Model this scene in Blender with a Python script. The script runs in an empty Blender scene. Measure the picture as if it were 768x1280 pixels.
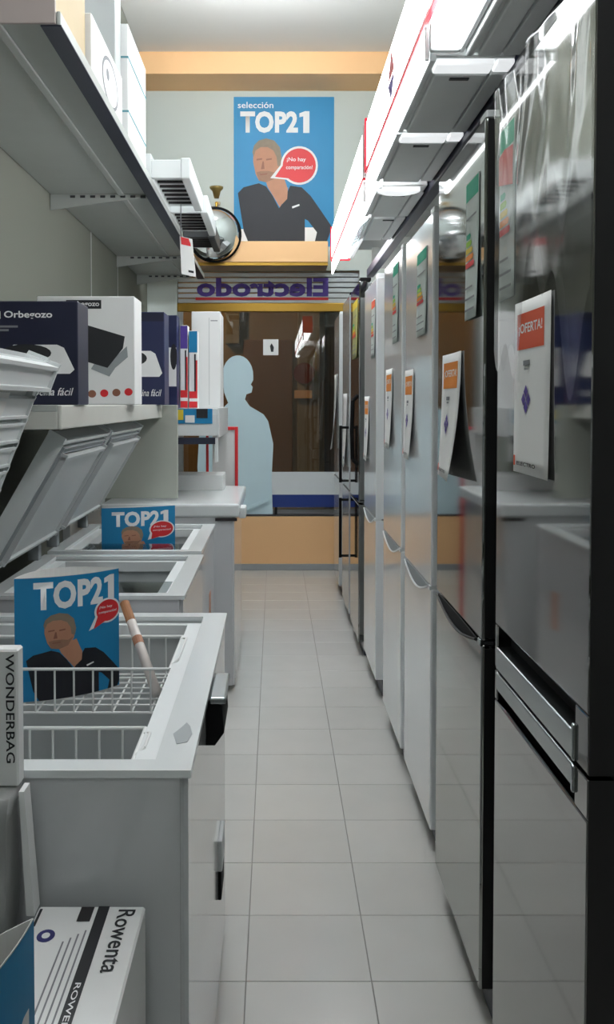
import bpy, bmesh, math, random
from mathutils import Vector, Matrix, noise
random.seed(7)
S = bpy.context.scene
COL = S.collection

# ------------------------------------------------------------------ camera
F_PX, PITCH = 1215.0, math.radians(2.0)
cam_d = bpy.data.cameras.new('camera')
cam = bpy.data.objects.new('camera', cam_d); COL.objects.link(cam)
cam.location = (0, 0, 1.45)
cam.rotation_euler = (math.pi/2 - PITCH, 0, 0)
cam_d.sensor_fit = 'AUTO'; cam_d.sensor_width = 36
cam_d.lens = F_PX/1280*36
cam_d.shift_x = 0.03125
cam_d.shift_y = -0.0723
cam_d.clip_start = 0.02
S.camera = cam
# ------------------------------------------------------------------ world, exposure
w = bpy.data.worlds.new('night_sky'); S.world = w; w.use_nodes = True
w.node_tree.nodes['Background'].inputs[0].default_value = (0.030, 0.030, 0.036, 1)
w.node_tree.nodes['Background'].inputs[1].default_value = 0.5
S.view_settings.view_transform = 'Standard'
S.view_settings.look = 'None'
S.view_settings.gamma = 1
S.view_settings.use_curve_mapping = False
S.view_settings.exposure = 0.0
CEIL_TUBE = 40.0        # strength of the ceiling tubes
LIGHTBOX = 7.5          # strength of the lit sign boxes

# ------------------------------------------------------------------ materials
def lin(c):
    return tuple(((v/255)/12.92 if v/255 <= .04045 else ((v/255+.055)/1.055)**2.4) for v in c)
MATS = {}
def mat(name, rgb, rough=.5, metal=0., var=.05, scale=8., spec=.5, emit=0., coat=0., bump=0., obj_var=0., alpha=1., trans=0., sub=0.):
    if name in MATS: return MATS[name]
    m = bpy.data.materials.new(name); m.use_nodes = True
    nt = m.node_tree; b = nt.nodes['Principled BSDF']
    c = lin(rgb)
    tc = nt.nodes.new('ShaderNodeTexCoord')
    nz = nt.nodes.new('ShaderNodeTexNoise'); nz.inputs['Scale'].default_value = scale; nz.inputs['Detail'].default_value = 4
    nt.links.new(tc.outputs['Object'], nz.inputs['Vector'])
    rp = nt.nodes.new('ShaderNodeMix'); rp.data_type = 'RGBA'
    rp.inputs['A'].default_value = tuple(max(0, v*(1-var)) for v in c)+(1,)
    rp.inputs['B'].default_value = tuple(min(1, v*(1+var)) for v in c)+(1,)
    nt.links.new(nz.outputs['Fac'], rp.inputs['Factor'])
    out = rp.outputs['Result']
    if obj_var:
        oi = nt.nodes.new('ShaderNodeObjectInfo')
        mr = nt.nodes.new('ShaderNodeMapRange'); mr.inputs['To Min'].default_value = 1-obj_var; mr.inputs['To Max'].default_value = 1+obj_var
        nt.links.new(oi.outputs['Random'], mr.inputs['Value'])
        hs = nt.nodes.new('ShaderNodeHueSaturation'); nt.links.new(mr.outputs['Result'], hs.inputs['Value'])
        nt.links.new(out, hs.inputs['Color']); out = hs.outputs['Color']
    nt.links.new(out, b.inputs['Base Color'])
    b.inputs['Roughness'].default_value = rough
    b.inputs['Metallic'].default_value = metal
    b.inputs['Specular IOR Level'].default_value = spec
    b.inputs['Coat Weight'].default_value = coat; b.inputs['Coat Roughness'].default_value = .08
    if emit:
        b.inputs['Emission Color'].default_value = c+(1,); b.inputs['Emission Strength'].default_value = emit
    if trans: b.inputs['Transmission Weight'].default_value = trans
    if bump:
        bp = nt.nodes.new('ShaderNodeBump'); bp.inputs['Strength'].default_value = bump; bp.inputs['Distance'].default_value = .002
        n2 = nt.nodes.new('ShaderNodeTexNoise'); n2.inputs['Scale'].default_value = scale*12
        nt.links.new(tc.outputs['Object'], n2.inputs['Vector'])
        nt.links.new(n2.outputs['Fac'], bp.inputs['Height']); nt.links.new(bp.outputs['Normal'], b.inputs['Normal'])
    MATS[name] = m
    return m
def clear(name, gloss, tint=(1, 1, 1), rough=.02, fac_min=.04, fac_max=.6, bump=0.):
    if name in MATS: return MATS[name]
    m = bpy.data.materials.new(name); m.use_nodes = True; nt = m.node_tree
    nt.nodes.remove(nt.nodes['Principled BSDF']); o = nt.nodes['Material Output']
    t = nt.nodes.new('ShaderNodeBsdfTransparent'); t.inputs[0].default_value = tint+(1,)
    g = nt.nodes.new('ShaderNodeBsdfGlossy'); g.inputs['Roughness'].default_value = rough
    g.inputs['Color'].default_value = (gloss, gloss, gloss, 1)
    lw = nt.nodes.new('ShaderNodeFresnel'); lw.inputs[0].default_value = 1.5
    mr = nt.nodes.new('ShaderNodeMapRange'); mr.inputs['To Min'].default_value = fac_min; mr.inputs['To Max'].default_value = fac_max
    nt.links.new(lw.outputs[0], mr.inputs['Value'])
    mx = nt.nodes.new('ShaderNodeMixShader')
    nt.links.new(mr.outputs['Result'], mx.inputs[0]); nt.links.new(t.outputs[0], mx.inputs[1]); nt.links.new(g.outputs[0], mx.inputs[2])
    nt.links.new(mx.outputs[0], o.inputs['Surface'])
    MATS[name] = m
    return m

m_white = mat('white_enamel', (225, 230, 230), .22, var=.02, coat=.3)
m_white2 = mat('white_plastic', (222, 226, 226), .4, var=.03)
m_body = mat('pale_grey_enamel', (204, 206, 208), .12, var=.03, coat=.35)
m_liner = mat('freezer_liner', (196, 200, 200), .45, var=.03)
m_gasket = mat('grey_gasket', (150, 156, 158), .6)
m_wire = mat('white_wire', (232, 234, 232), .4, var=.01)
m_black = mat('black_plastic', (9, 9, 10), .7, spec=.2)
m_darkrub = mat('dark_plinth', (62, 64, 74), .45)
m_steel = mat('polished_steel', (140, 140, 138), .055, 1.0, var=.02, scale=3)
m_steel2 = mat('dark_steel', (146, 148, 146), .05, 1.0, var=.02, scale=3)
m_bar = mat('brushed_bar', (172, 178, 180), .25, 1.0, var=.03)
m_side_dark = mat('dark_side_paint', (30, 27, 29), .4, var=.05)  # nearest fridge's steel side: its shadow is put into this colour
m_side_black = mat('black_side_paint', (10, 10, 11), .5)
m_fr_white = mat('white_door', (238, 241, 243), .16, var=.02, coat=.6)
m_fr_side = mat('white_side', (244, 245, 244), .4, var=.02)
m_shelf = mat('grey_shelf_metal', (178, 182, 178), .45, var=.05)
m_shelf_rail = mat('navy_rail', (40, 44, 62), .4)
m_price_rail = mat('shelf_price_rail', (206, 206, 198), .4)
m_paper = mat('white_paper', (236, 236, 234), .8, var=.02)
m_paper_back = mat('paper_back', (214, 214, 208), .85, var=.03)
m_blue = mat('poster_blue', (18, 130, 182), .5, var=.12, scale=2.5)
m_red = mat('poster_red', (216, 40, 46), .5, var=.03)
m_skin = mat('print_skin', (186, 134, 106), .6, var=.12, scale=18)
m_skin_d = mat('print_skin_dark', (140, 92, 72), .6)
m_beard = mat('print_stubble', (150, 112, 90), .6, var=.2, scale=60)
m_hair = mat('print_grey_hair', (138, 124, 106), .6, var=.2, scale=30)
m_shirt = mat('print_shirt', (24, 26, 34), .6, var=.2)
m_print_w = mat('print_white', (236, 236, 236), .6, var=.01)
m_navy = mat('navy_card', (30, 38, 78), .45, var=.1, scale=4)
m_navy2 = mat('deep_navy_card', (22, 26, 52), .45, var=.1, scale=4)
m_card_w = mat('white_card', (232, 233, 232), .55, var=.03)
m_tan = mat('tan_card', (196, 176, 140), .7, var=.08)
m_grey_card = mat('grey_card', (184, 188, 188), .6, var=.05)
m_print_k = mat('print_black', (32, 34, 38), .6)
m_print_g = mat('print_grey', (128, 130, 134), .6)
m_orange = mat('orange_paint', (238, 190, 138), .6, var=.05, scale=3)
m_orange_p = mat('print_orange', (238, 140, 34), .6, var=.05)
m_redor_p = mat('print_red_orange', (226, 86, 44), .6, var=.05)
m_purple = mat('print_purple', (84, 60, 150), .6)
m_green = mat('print_green', (0, 168, 132), .6)
m_yellow = mat('print_yellow', (226, 200, 60), .6)
m_gold = mat('brass_trim', (190, 150, 70), .28, 1.0)
m_ceiling = mat('ceiling_paint', (226, 223, 220), .9, var=.03, scale=1)
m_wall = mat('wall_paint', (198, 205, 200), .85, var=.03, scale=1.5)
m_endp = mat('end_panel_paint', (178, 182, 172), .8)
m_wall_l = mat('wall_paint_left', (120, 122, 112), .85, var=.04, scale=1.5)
m_skirt = mat('grey_skirting', (150, 154, 156), .5)
m_tile = mat('floor_tile', (196, 195, 190), .2, var=.05, scale=5, obj_var=.025, spec=.45)
m_grout = mat('grout', (136, 134, 128), .8, var=.05)
m_tubes = [mat('ceiling_tube_glow_%d' % k, (246, 251, 255), .5, emit=CEIL_TUBE*q, var=0) for k, q in enumerate((4.0, 1.5, .6, .6, .9))]
m_lbox = mat('lit_sign_acrylic', (250, 253, 255), .4, emit=LIGHTBOX, var=0)
m_lens = mat('lit_hood_lens', (245, 248, 250), .4, emit=.75, var=0)
m_signred = mat('sign_red', (214, 22, 44), .4, emit=.25, var=.02)
m_alu = mat('aluminium', (176, 180, 182), .35, .8)
m_hood = mat('hood_grey', (226, 229, 228), .45, .0, var=.04)
m_hood_d = mat('hood_seam', (58, 60, 62), .5)
m_foil = mat('pale_foil', (200, 224, 232), .7, var=.03)
m_mirror = mat('mirror_glass', (235, 238, 240), .02, 1.0, var=0)
m_glass = clear('window_glass', .9, (.86, .88, .86), .01, .04, 1.0)
m_film = clear('plastic_film', 1.0, (.98, .98, .98), .10, .0, .30)
m_pvis = clear('clear_visor', .9, (.75, .82, .82), .05, .15, .9)
m_brown = mat('street_brown', (140, 118, 86), .7, var=.15, scale=2)
m_brown2 = mat('street_dark', (44, 36, 30), .7, var=.2, scale=3)
m_stone = mat('street_stone', (140, 130, 108), .8, var=.12, scale=4)
m_asph = mat('street_paving', (70, 70, 70), .9, var=.1)
m_kraft = mat('roll_tip', (170, 120, 84), .7, var=.15, scale=40)
m_plasticbag = mat('grey_plastic_wrap', (150, 152, 150), .3, var=.15, scale=14, bump=.2)

# ------------------------------------------------------------------ mesh helpers
def B(): return bmesh.new()
def box(bm, x0, x1, y0, y1, z0, z1, bev=0., seg=2):
    r = bmesh.ops.create_cube(bm, size=1)
    vs = r['verts']
    for v in vs:
        v.co = Vector((x0+(v.co.x+.5)*(x1-x0), y0+(v.co.y+.5)*(y1-y0), z0+(v.co.z+.5)*(z1-z0)))
    if bev:
        es = list({e for v in vs for e in v.link_edges})
        bmesh.ops.bevel(bm, geom=es, offset=bev, segments=seg, affect='EDGES', profile=.5)
    return bm
def tube(bm, p0, p1, r, seg=6):
    p0 = Vector(p0); p1 = Vector(p1); d = p1-p0
    q = d.to_track_quat('Z', 'Y').to_matrix().to_4x4()
    bmesh.ops.create_cone(bm, cap_ends=True, segments=seg, radius1=r, radius2=r, depth=d.length, matrix=Matrix.Translation((p0+p1)/2) @ q)
    return bm
def path(bm, pts, r, seg=6):
    for a, b in zip(pts[:-1], pts[1:]): tube(bm, a, b, r, seg)
    return bm
def prism(bm, pts, d):
    """pts: list of 3D points of a planar outline, d: extrusion vector"""
    d = Vector(d)
    a = [bm.verts.new(Vector(p)) for p in pts]; b = [bm.verts.new(Vector(p)+d) for p in pts]
    bm.faces.new(a); bm.faces.new(list(reversed(b)))
    n = len(pts)
    for i in range(n):
        bm.faces.new((a[i], b[i], b[(i+1) % n], a[(i+1) % n]))
    bmesh.ops.recalc_face_normals(bm, faces=bm.faces[:])
    return bm
def lathe(bm, prof, c, axis, seg=32):
    """prof: (r, t) along axis from point c"""
    c = Vector(c); ax = Vector(axis).normalized()
    q = ax.to_track_quat('Z', 'Y')
    rings = []
    for r, t in prof:
        if r < 1e-6: rings.append([bm.verts.new(c+ax*t)])
        else: rings.append([bm.verts.new(c+ax*t+q @ Vector((r*math.cos(2*math.pi*k/seg), r*math.sin(2*math.pi*k/seg), 0))) for k in range(seg)])
    for a, b in zip(rings[:-1], rings[1:]):
        for k in range(seg):
            k2 = (k+1) % seg
            if len(a) == 1 and len(b) == 1: continue
            if len(a) == 1: bm.faces.new((a[0], b[k], b[k2]))
            elif len(b) == 1: bm.faces.new((a[k], b[0], a[k2]))
            else: bm.faces.new((a[k], b[k], b[k2], a[k2]))
    bmesh.ops.recalc_face_normals(bm, faces=bm.faces[:])
    return bm

ROOT = {}
def thing(name, label, cat, loc, group=None):
    o = bpy.data.objects.new(name, None); COL.objects.link(o)
    o.empty_display_size = .05
    o.location = loc; o['label'] = label; o['category'] = cat
    if group: o['group'] = group
    ROOT[o] = Vector(loc)
    return o
STUFF = {'small_print', 'bracket_slots', 'side_wires', 'floor_wires', 'rack_wires', 'cross_wires', 'printed_features', 'diamond_mark', 'hanger', 'white_field'}
def part(name, bm, m, parent, label=None, smooth=False):
    off = ROOT[parent]
    bmesh.ops.translate(bm, verts=bm.verts[:], vec=-off)
    me = bpy.data.meshes.new(name); bm.to_mesh(me); bm.free()
    me.materials.append(m)
    if smooth: me.polygons.foreach_set('use_smooth', [True]*len(me.polygons))
    o = bpy.data.objects.new(name, me); COL.objects.link(o)
    o.parent = parent; ROOT[o] = off
    if label: o['label'] = label
    if name in STUFF: o['kind'] = 'stuff'
    return o
def solo(name, bm, m, label=None, cat=None, group=None, kind=None, smooth=False):
    xs = [v.co.x for v in bm.verts]; ys = [v.co.y for v in bm.verts]; zs = [v.co.z for v in bm.verts]
    loc = Vector(((min(xs)+max(xs))/2, (min(ys)+max(ys))/2, min(zs)))
    bmesh.ops.translate(bm, verts=bm.verts[:], vec=-loc)
    me = bpy.data.meshes.new(name); bm.to_mesh(me); bm.free()
    me.materials.append(m)
    if smooth: me.polygons.foreach_set('use_smooth', [True]*len(me.polygons))
    o = bpy.data.objects.new(name, me); COL.objects.link(o); o.location = loc
    if label: o['label'] = label
    if cat: o['category'] = cat
    if group: o['group'] = group
    if kind: o['kind'] = kind
    ROOT[o] = loc
    return o

def text_bm(s, w, h, bold=0., shear=0., sp=1.):
    """flat text mesh scaled into 0..w, 0..h"""
    cu = bpy.data.curves.new('lettering', 'FONT'); cu.body = s; cu.size = 1; cu.offset = bold; cu.shear = shear
    cu.resolution_u = 3; cu.space_character = sp
    ob = bpy.data.objects.new('lettering_tmp', cu); COL.objects.link(ob)
    dg = bpy.context.evaluated_depsgraph_get()
    me = bpy.data.meshes.new_from_object(ob.evaluated_get(dg))
    bm = B(); bm.from_mesh(me)
    bpy.data.objects.remove(ob); bpy.data.curves.remove(cu); bpy.data.meshes.remove(me)
    x0 = min(v.co.x for v in bm.verts); x1 = max(v.co.x for v in bm.verts)
    y0 = min(v.co.y for v in bm.verts); y1 = max(v.co.y for v in bm.verts)
    for v in bm.verts:
        v.co = Vector(((v.co.x-x0)/(x1-x0)*w, (v.co.y-y0)/(y1-y0)*h, 0))
    return bm
def flat(pts):
    bm = B(); bm.faces.new([bm.verts.new((p[0], p[1], 0)) for p in pts]); return bm
def addflat(bm, pts):
    bm.faces.new([bm.verts.new((p[0], p[1], 0)) for p in pts]); return bm
def rect(u0, u1, v0, v1): return [(u0, v0), (u1, v0), (u1, v1), (u0, v1)]
def ell(cx, cy, rx, ry, n=20, a0=0, a1=2*math.pi):
    return [(cx+rx*math.cos(a0+(a1-a0)*k/n), cy+ry*math.sin(a0+(a1-a0)*k/n)) for k in range(n)]
def shift(bm, du, dv):
    bmesh.ops.translate(bm, verts=bm.verts[:], vec=(du, dv, 0)); return bm
def cutu(bm, w, n):
    for k in range(1, n):
        bmesh.ops.bisect_plane(bm, geom=bm.verts[:]+bm.edges[:]+bm.faces[:], plane_co=(w*k/n, 0, 0), plane_no=(1, 0, 0))
    return bm
def frame(o, u, v):
    o = Vector(o); u = Vector(u).normalized(); v = Vector(v).normalized(); n = u.cross(v)
    return lambda a, b, c: o+u*a+v*b+n*c
def mapped(bm, f, off=0.):
    for v in bm.verts: v.co = f(v.co.x, v.co.y, v.co.z+off)
    return bm

# ------------------------------------------------------------------ the room
XL, XR, YB, YN, ZC = -1.12, 1.12, 8.55, -3.0, 4.35
fl = solo('floor', box(B(), XL-.1, XR+.1, YN-.1, YB+.1, -.06, -.003), m_grout, kind='structure')
T = .316
tile_me = None
for r in range(-7, 20):
    for c in range(-3, 3):
        x0 = .243+c*T; y0 = 2.394+r*T
        x1, y1 = x0+T, min(y0+T, YB-.001)
        if y1-y0 < .02: continue
        xa, xb = max(x0, XL)+.0013, min(x1, XR)-.0013
        full = abs((xb-xa)-(T-.0026)) < 1e-6 and abs(y1-y0-T) < 1e-6
        if full and tile_me:
            o = bpy.data.objects.new('tile', tile_me); COL.objects.link(o); o.parent = fl
            o.location = Vector(((xa+xb)/2, (y0+y1)/2, 0))-ROOT[fl]
            continue
        bm = B(); cx, cy = (xa+xb)/2, (y0+y1)/2
        box(bm, xa-cx, xb-cx, y0+.0013-cy, y1-.0013-cy, -.0035, 0, .0008, 1)
        me = bpy.data.meshes.new('tile'); bm.to_mesh(me); bm.free(); me.materials.append(m_tile)
        o = bpy.data.objects.new('tile', me); COL.objects.link(o); o.parent = fl
        o.location = Vector((cx, cy, 0))-ROOT[fl]
        if full: tile_me = me
solo('ceiling', box(B(), XL-.1, XR+.1, YN-.1, YB+.1, ZC, ZC+.1), m_ceiling, kind='structure')
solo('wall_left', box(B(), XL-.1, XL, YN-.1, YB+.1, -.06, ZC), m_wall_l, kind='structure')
solo('wall_right', box(B(), XR, XR+.1, YN-.1, YB+.1, -.06, ZC), m_wall, kind='structure')
solo('wall_behind', box(B(), XL, XR, YN-.1, YN, -.06, ZC), m_wall, kind='structure')
# front wall of the shop with the window opening
WX0, WX1, WZ0, WZ1 = -.86, .74, .47, 2.62
solo('wall_front', box(B(), XL, XR, YB, YB+.12, WZ1, ZC), m_wall, kind='structure')
bm = B(); box(bm, XL, WX0, YB, YB+.12, -.06, WZ1); solo('wall_front_side', bm, m_wall, kind='structure')
bm = B(); box(bm, WX1, XR, YB, YB+.12, -.06, WZ1); solo('wall_front_pier', bm, m_wall, kind='structure')
solo('wall_front_parapet', box(B(), WX0, WX1, YB-.10, YB+.12, 0, WZ0), m_orange, kind='structure')
solo('baseboard_front', box(B(), WX0, WX1, YB-.112, YB-.10, 0, .055, .003), m_skirt, kind='structure')
solo('trim_1', box(B(), XL, XR, 8.11, YB, 4.17, ZC), m_orange, kind='structure')          # orange beam
# window: frame, glass, sill
win = thing('window_1', 'shop window', 'window', (-.06, YB+.03, WZ0)); win['kind'] = 'structure'
del win['category']; del win['label']
bm = B()
box(bm, WX0, WX0+.05, YB+.02, YB+.07, WZ0, 2.30, .004); box(bm, WX1-.05, WX1, YB+.02, YB+.07, WZ0, 2.30, .004)
box(bm, WX0+.05, WX1-.05, YB+.02, YB+.07, WZ0, WZ0+.05, .004)
part('window_frame', bm, m_alu, win)
part('window_head', box(B(), WX0, WX1, YB+.01, YB+.08, 2.26, 2.335, .006), m_gold, win, 'brass coloured head rail')
part('pane', box(B(), WX0+.05, WX1-.05, YB+.042, YB+.048, WZ0+.05, 2.26), m_glass, win)
part('window_sill', box(B(), WX0, WX1, YB-.10, YB+.02, WZ0, WZ0+.012, .003), m_side_dark, win)
# roller shutter above the window head
sh = thing('roller_shutter', 'pale grey slatted roller shutter above the shop window', 'shutter', (-.06, YB+.09, 2.335))
for k in range(6):
    z = 2.338+k*.046
    part('slat', box(B(), WX0, WX1, YB+.055, YB+.07, z, z+.041, .006), m_alu, sh)
bm = mapped(shift(text_bm('Electrodo', 1.16, .165, .035), 0, 0), frame((.47, YB+.05, 2.395), (-1, 0, 0), (0, 0, 1)))
sg = part('lettering', bm, m_purple, sh, 'purple shop name seen in mirror writing')
part('red_stripe', box(B(), -.70, .47, YB+.044, YB+.053, 2.365, 2.388), m_red, sh)
# orange box lintel under the poster
lt = thing('lintel_box', 'orange box lintel over the window, below the big poster', 'lintel', (-.1, 8.38, 2.62))
part('box_front', box(B(), XL, .445, 8.20, YB, 2.64, 2.815, .004), m_orange, lt)
part('brass_strip', box(B(), XL, .445, 8.21, YB, 2.612, 2.64, .003), m_gold, lt)

# unseen suspended tube lights, the crosswise two set to brighten ceiling and end wall
for i, (x, y, across, ZL) in enumerate([(-.10, 6.35, True, 4.16), (-.05, 5.15, True, 3.78), (-.2, 3.4, False, 3.78), (-.2, 1.4, False, 3.78), (-.2, -1.2, False, 3.78)]):
    t = thing('ceiling_light', ['twin tube light close below the ceiling nearest the shop window', 'twin tube light hung crosswise, second from the shop window', 'third hung tube light from the shop window', 'fourth hung tube light from the shop window', 'hung tube light at the back of the shop'][i], 'ceiling light', (x, y, ZL-.03), 'tube lights hung from the ceiling')
    u = Vector((1, 0, 0)) if across else Vector((0, 1, 0)); n = Vector((0, 0, 1)).cross(u); c = Vector((x, y, 0))
    def bx(l0, l1, w0, w1, z0, z1, c=c, u=u, n=n):
        p = [c+u*l0+n*w0, c+u*l1+n*w1]
        return box(B(), min(p[0].x, p[1].x), max(p[0].x, p[1].x), min(p[0].y, p[1].y), max(p[0].y, p[1].y), z0, z1, .003)
    part('housing', bx(-.64, .64, -.035, .035, ZL-.03, ZL+.03), m_white2, t)
    for e in (-.5, .5): part('hanger_rod', tube(B(), c+u*e+Vector((0, 0, ZL+.03)), c+u*e+Vector((0, 0, ZC-.0005)), .005, 8), m_alu, t)
    for sd in (-1, 1):
        part('tube', tube(B(), c+u*-.6+n*sd*.075+Vector((0, 0, ZL)), c+u*.6+n*sd*.075+Vector((0, 0, ZL)), .018, 12), m_tubes[i], t, smooth=True)
        for e in (-.62, .60): part('lamp_holder', bx(e, e+.02, min(sd*.034, sd*.1), max(sd*.034, sd*.1), ZL-.022, ZL+.022), m_white2, t)

# ------------------------------------------------------------------ posters (flat print)
def man_print(root, f, sx, sy, top_box, n=14, sel=True, bub=(81, 97, 20.5), tail=(48, 83), man_dx=0, man_dy=0, W=124.):
    """prints drawn in poster units (124 wide, 179 high, y up) through mapping f(u, v, off)"""
    def P(bm, name, m, off, parent=root, label=None):
        for v in bm.verts: v.co.x *= sx; v.co.y *= sy
        bmesh.ops.bisect_plane(bm, geom=bm.verts[:]+bm.edges[:]+bm.faces[:], plane_co=((W-.4)*sx, 0, 0), plane_no=(1, 0, 0), clear_outer=True)
        bmesh.ops.bisect_plane(bm, geom=bm.verts[:]+bm.edges[:]+bm.faces[:], plane_co=(0, .5*sy, 0), plane_no=(0, -1, 0), clear_outer=True)
        if not bm.faces: bm.free(); return None
        cutu(bm, W*sx, n)
        return part(name, mapped(bm, f, off), m, parent, label)
    def D(pts): return [(a+man_dx, 179-b+man_dy) for a, b in pts]
    x0, x1, y0, y1 = top_box
    wd, ht = x1-x0, y1-y0
    tb = shift(text_bm('TOP2', wd*.83, ht, .045, sp=1.06), x0, y0)
    xa = x0+wd*.85
    addflat(tb, [(xa, y0+ht*.72), (xa+wd*.055, y0+ht*.76), (xa+wd*.055, y0), (xa+wd*.145, y0), (xa+wd*.145, y0+ht), (xa+wd*.08, y0+ht), (xa, y0+ht*.90)])
    P(tb, 'lettering', m_print_w, .0012, label='big white lettering')
    if sel: P(shift(text_bm('selección', 44, 7.5, .01), 5, 165.5), 'lettering', m_print_w, .0012, label='small white word above the big letters')
    # white trousers-side background at the foot
    bm = flat(D([(2, 158), (14, 158), (22, 179), (2, 179)])); addflat(bm, D([(86, 156), (106, 156), (100, 179), (86, 179)]))
    if root.name.startswith('wall_poster'): P(bm, 'white_field', m_print_w, .0008)
    else: bm.free()
    man = P(flat(D([(5, 115), (12, 108), (31, 103), (40, 107), (48, 118), (56, 133), (63, 124), (67, 112), (70, 106), (84, 108), (95, 118), (108, 136), (122, 156), (118, 166), (113, 179), (99, 179), (103, 162), (92, 148), (88, 146), (88, 179), (20, 179), (12, 160), (8, 135)])), 'printed_shirt', m_shirt, .0016)
    P(flat(D([(38, 96), (60, 90), (66, 108), (64, 121), (57, 132), (49, 119), (42, 108)])), 'printed_neck', m_skin, .0020)
    P(flat(D([(58, 112), (67, 108), (66, 122), (60, 128), (55, 124)])), 'printed_hand', m_skin, .0024)
    P(flat(D([(72, 131), (81, 128), (81.5, 130), (72.5, 133.4)])), 'printed_pocket', m_print_w, .0024)
    P(flat(D([(24, 62), (30, 53), (40, 51), (50, 54), (56, 62), (58, 74), (57, 88), (50, 98), (40, 102), (31, 100), (27, 92), (24, 78)])), 'printed_face', m_skin, .0024)
    P(flat(D([(23, 66), (25, 58), (31, 52), (40, 49.5), (50, 52), (57, 60), (59.5, 74), (58, 84), (54, 82), (53, 72), (49, 64), (42, 60), (33, 60), (27, 64), (24.5, 72)])), 'printed_hair', m_hair, .0028)
    bm = flat(D([(28, 74), (35, 73), (35, 75), (28, 76)])); addflat(bm, D([(40, 74), (47, 73), (47, 75), (40, 76)]))
    addflat(bm, D([(35.5, 77), (37, 77), (38, 86), (33.5, 86.5)])); addflat(bm, D([(32, 92), (42, 91), (41, 93), (33, 93.6)]))
    P(bm, 'printed_features', m_skin_d, .0028)
    P(flat(D([(28, 90), (34, 88.5), (43, 88.5), (50, 90), (56, 86), (50, 98), (40, 102), (31, 100)])), 'printed_beard', m_beard, .0026)
    cx, cy, r = bub
    def bubble(rr, tx, ty):
        a = math.atan2(ty-cy, tx-cx)
        return ell(cx, cy, rr, rr, 26, a+.42, a+2*math.pi-.42)+[(cx+rr*math.cos(a-.42), cy+rr*math.sin(a-.42)), (tx, ty)]
    bb = P(flat(bubble(r+2.6, tail[0]-3, tail[1]-1)), 'speech_bubble', m_print_w, .0032)
    P(flat(bubble(r, tail[0]+3, tail[1]+.5)), 'bubble_fill', m_red, .0036, bb)
    P(shift(text_bm('¡No hay', r*1.15, r*.30, .01), cx-r*.75, cy+r*.18), 'lettering', m_print_w, .0040, bb)
    P(shift(text_bm('comparación!', r*1.6, r*.30, .01), cx-r*.80, cy-r*.28), 'lettering', m_print_w, .0040, bb)

# big poster on the front wall
px0, px1, pz0, pz1 = -.359, .514, 2.825, 4.117
t = thing('wall_poster', 'big blue poster of a man in dark shirt high on the end wall', 'poster', ((px0+px1)/2, YB, pz0), 'blue posters of a man in dark shirt')
part('sheet', box(B(), px0, px1, YB-.006, YB-.001, pz0, pz1), m_blue, t)
man_print(t, frame((px0, YB-.006, pz0), (1, 0, 0), (0, 0, 1)), (px1-px0)/124, (pz1-pz0)/179, (8, 94, 136, 162), n=1)

def rolled_poster(label, a, b, z0, h, bulge, back, top_box, bub, tail, man_dx, man_dy, group='blue posters of a man in dark shirt'):
    """lens shaped tube of paper standing on z0, printed side from a to b (left to right as read)"""
    a = Vector(a+(0,)) if len(a) == 2 else Vector(a); b = Vector(b+(0,)) if len(b) == 2 else Vector(b)
    d = b-a; W = d.length; u = d.normalized(); nrm = u.cross(Vector((0, 0, 1)))
    t = thing('rolled_poster', label, 'poster', ((a+b)/2)[:2]+(z0,), group)
    def f(x, y, o):
        s = x/W
        return a+u*x+nrm*(bulge*4*s*(1-s)+o)+Vector((0, 0, z0+y))
    def g(x, y, o):
        s = x/W
        return a+u*x+nrm*(-back*4*s*(1-s)-o)+Vector((0, 0, z0+y))
    def sheet(fn, o):
        bm = B(); N = 20
        rows = [[bm.verts.new(fn(W*k/N, y, oo)) for k in range(N+1)] for y, oo in ((0, 0), (h, 0), (h, o), (0, o))]
        for i in range(4):
            r0, r1 = rows[i], rows[(i+1) % 4]
            for k in range(N): bm.faces.new((r0[k], r0[k+1], r1[k+1], r1[k]))
        bm.faces.new([r[0] for r in rows]); bm.faces.new([r[-1] for r in rows])
        bmesh.ops.recalc_face_normals(bm, faces=bm.faces[:])
        return bm
    part('front_sheet', sheet(f, -.0008), m_paper_back, t)
    bm = B(); N = 20
    r0 = [bm.verts.new(f(W*k/N, .001, .0005)) for k in range(N+1)]; r1 = [bm.verts.new(f(W*k/N, h-.001, .0005)) for k in range(N+1)]
    for k in range(N): bm.faces.new((r0[k], r0[k+1], r1[k+1], r1[k]))
    part('printed_side', bm, m_blue, t)
    part('back_sheet', sheet(g, .0008), m_paper, t)
    sc = .5
    man_print(t, lambda x, y, o: f(x, y, o*sc), W/124, h/179, top_box, 20, False, bub, tail, man_dx, man_dy)
    return t

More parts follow.
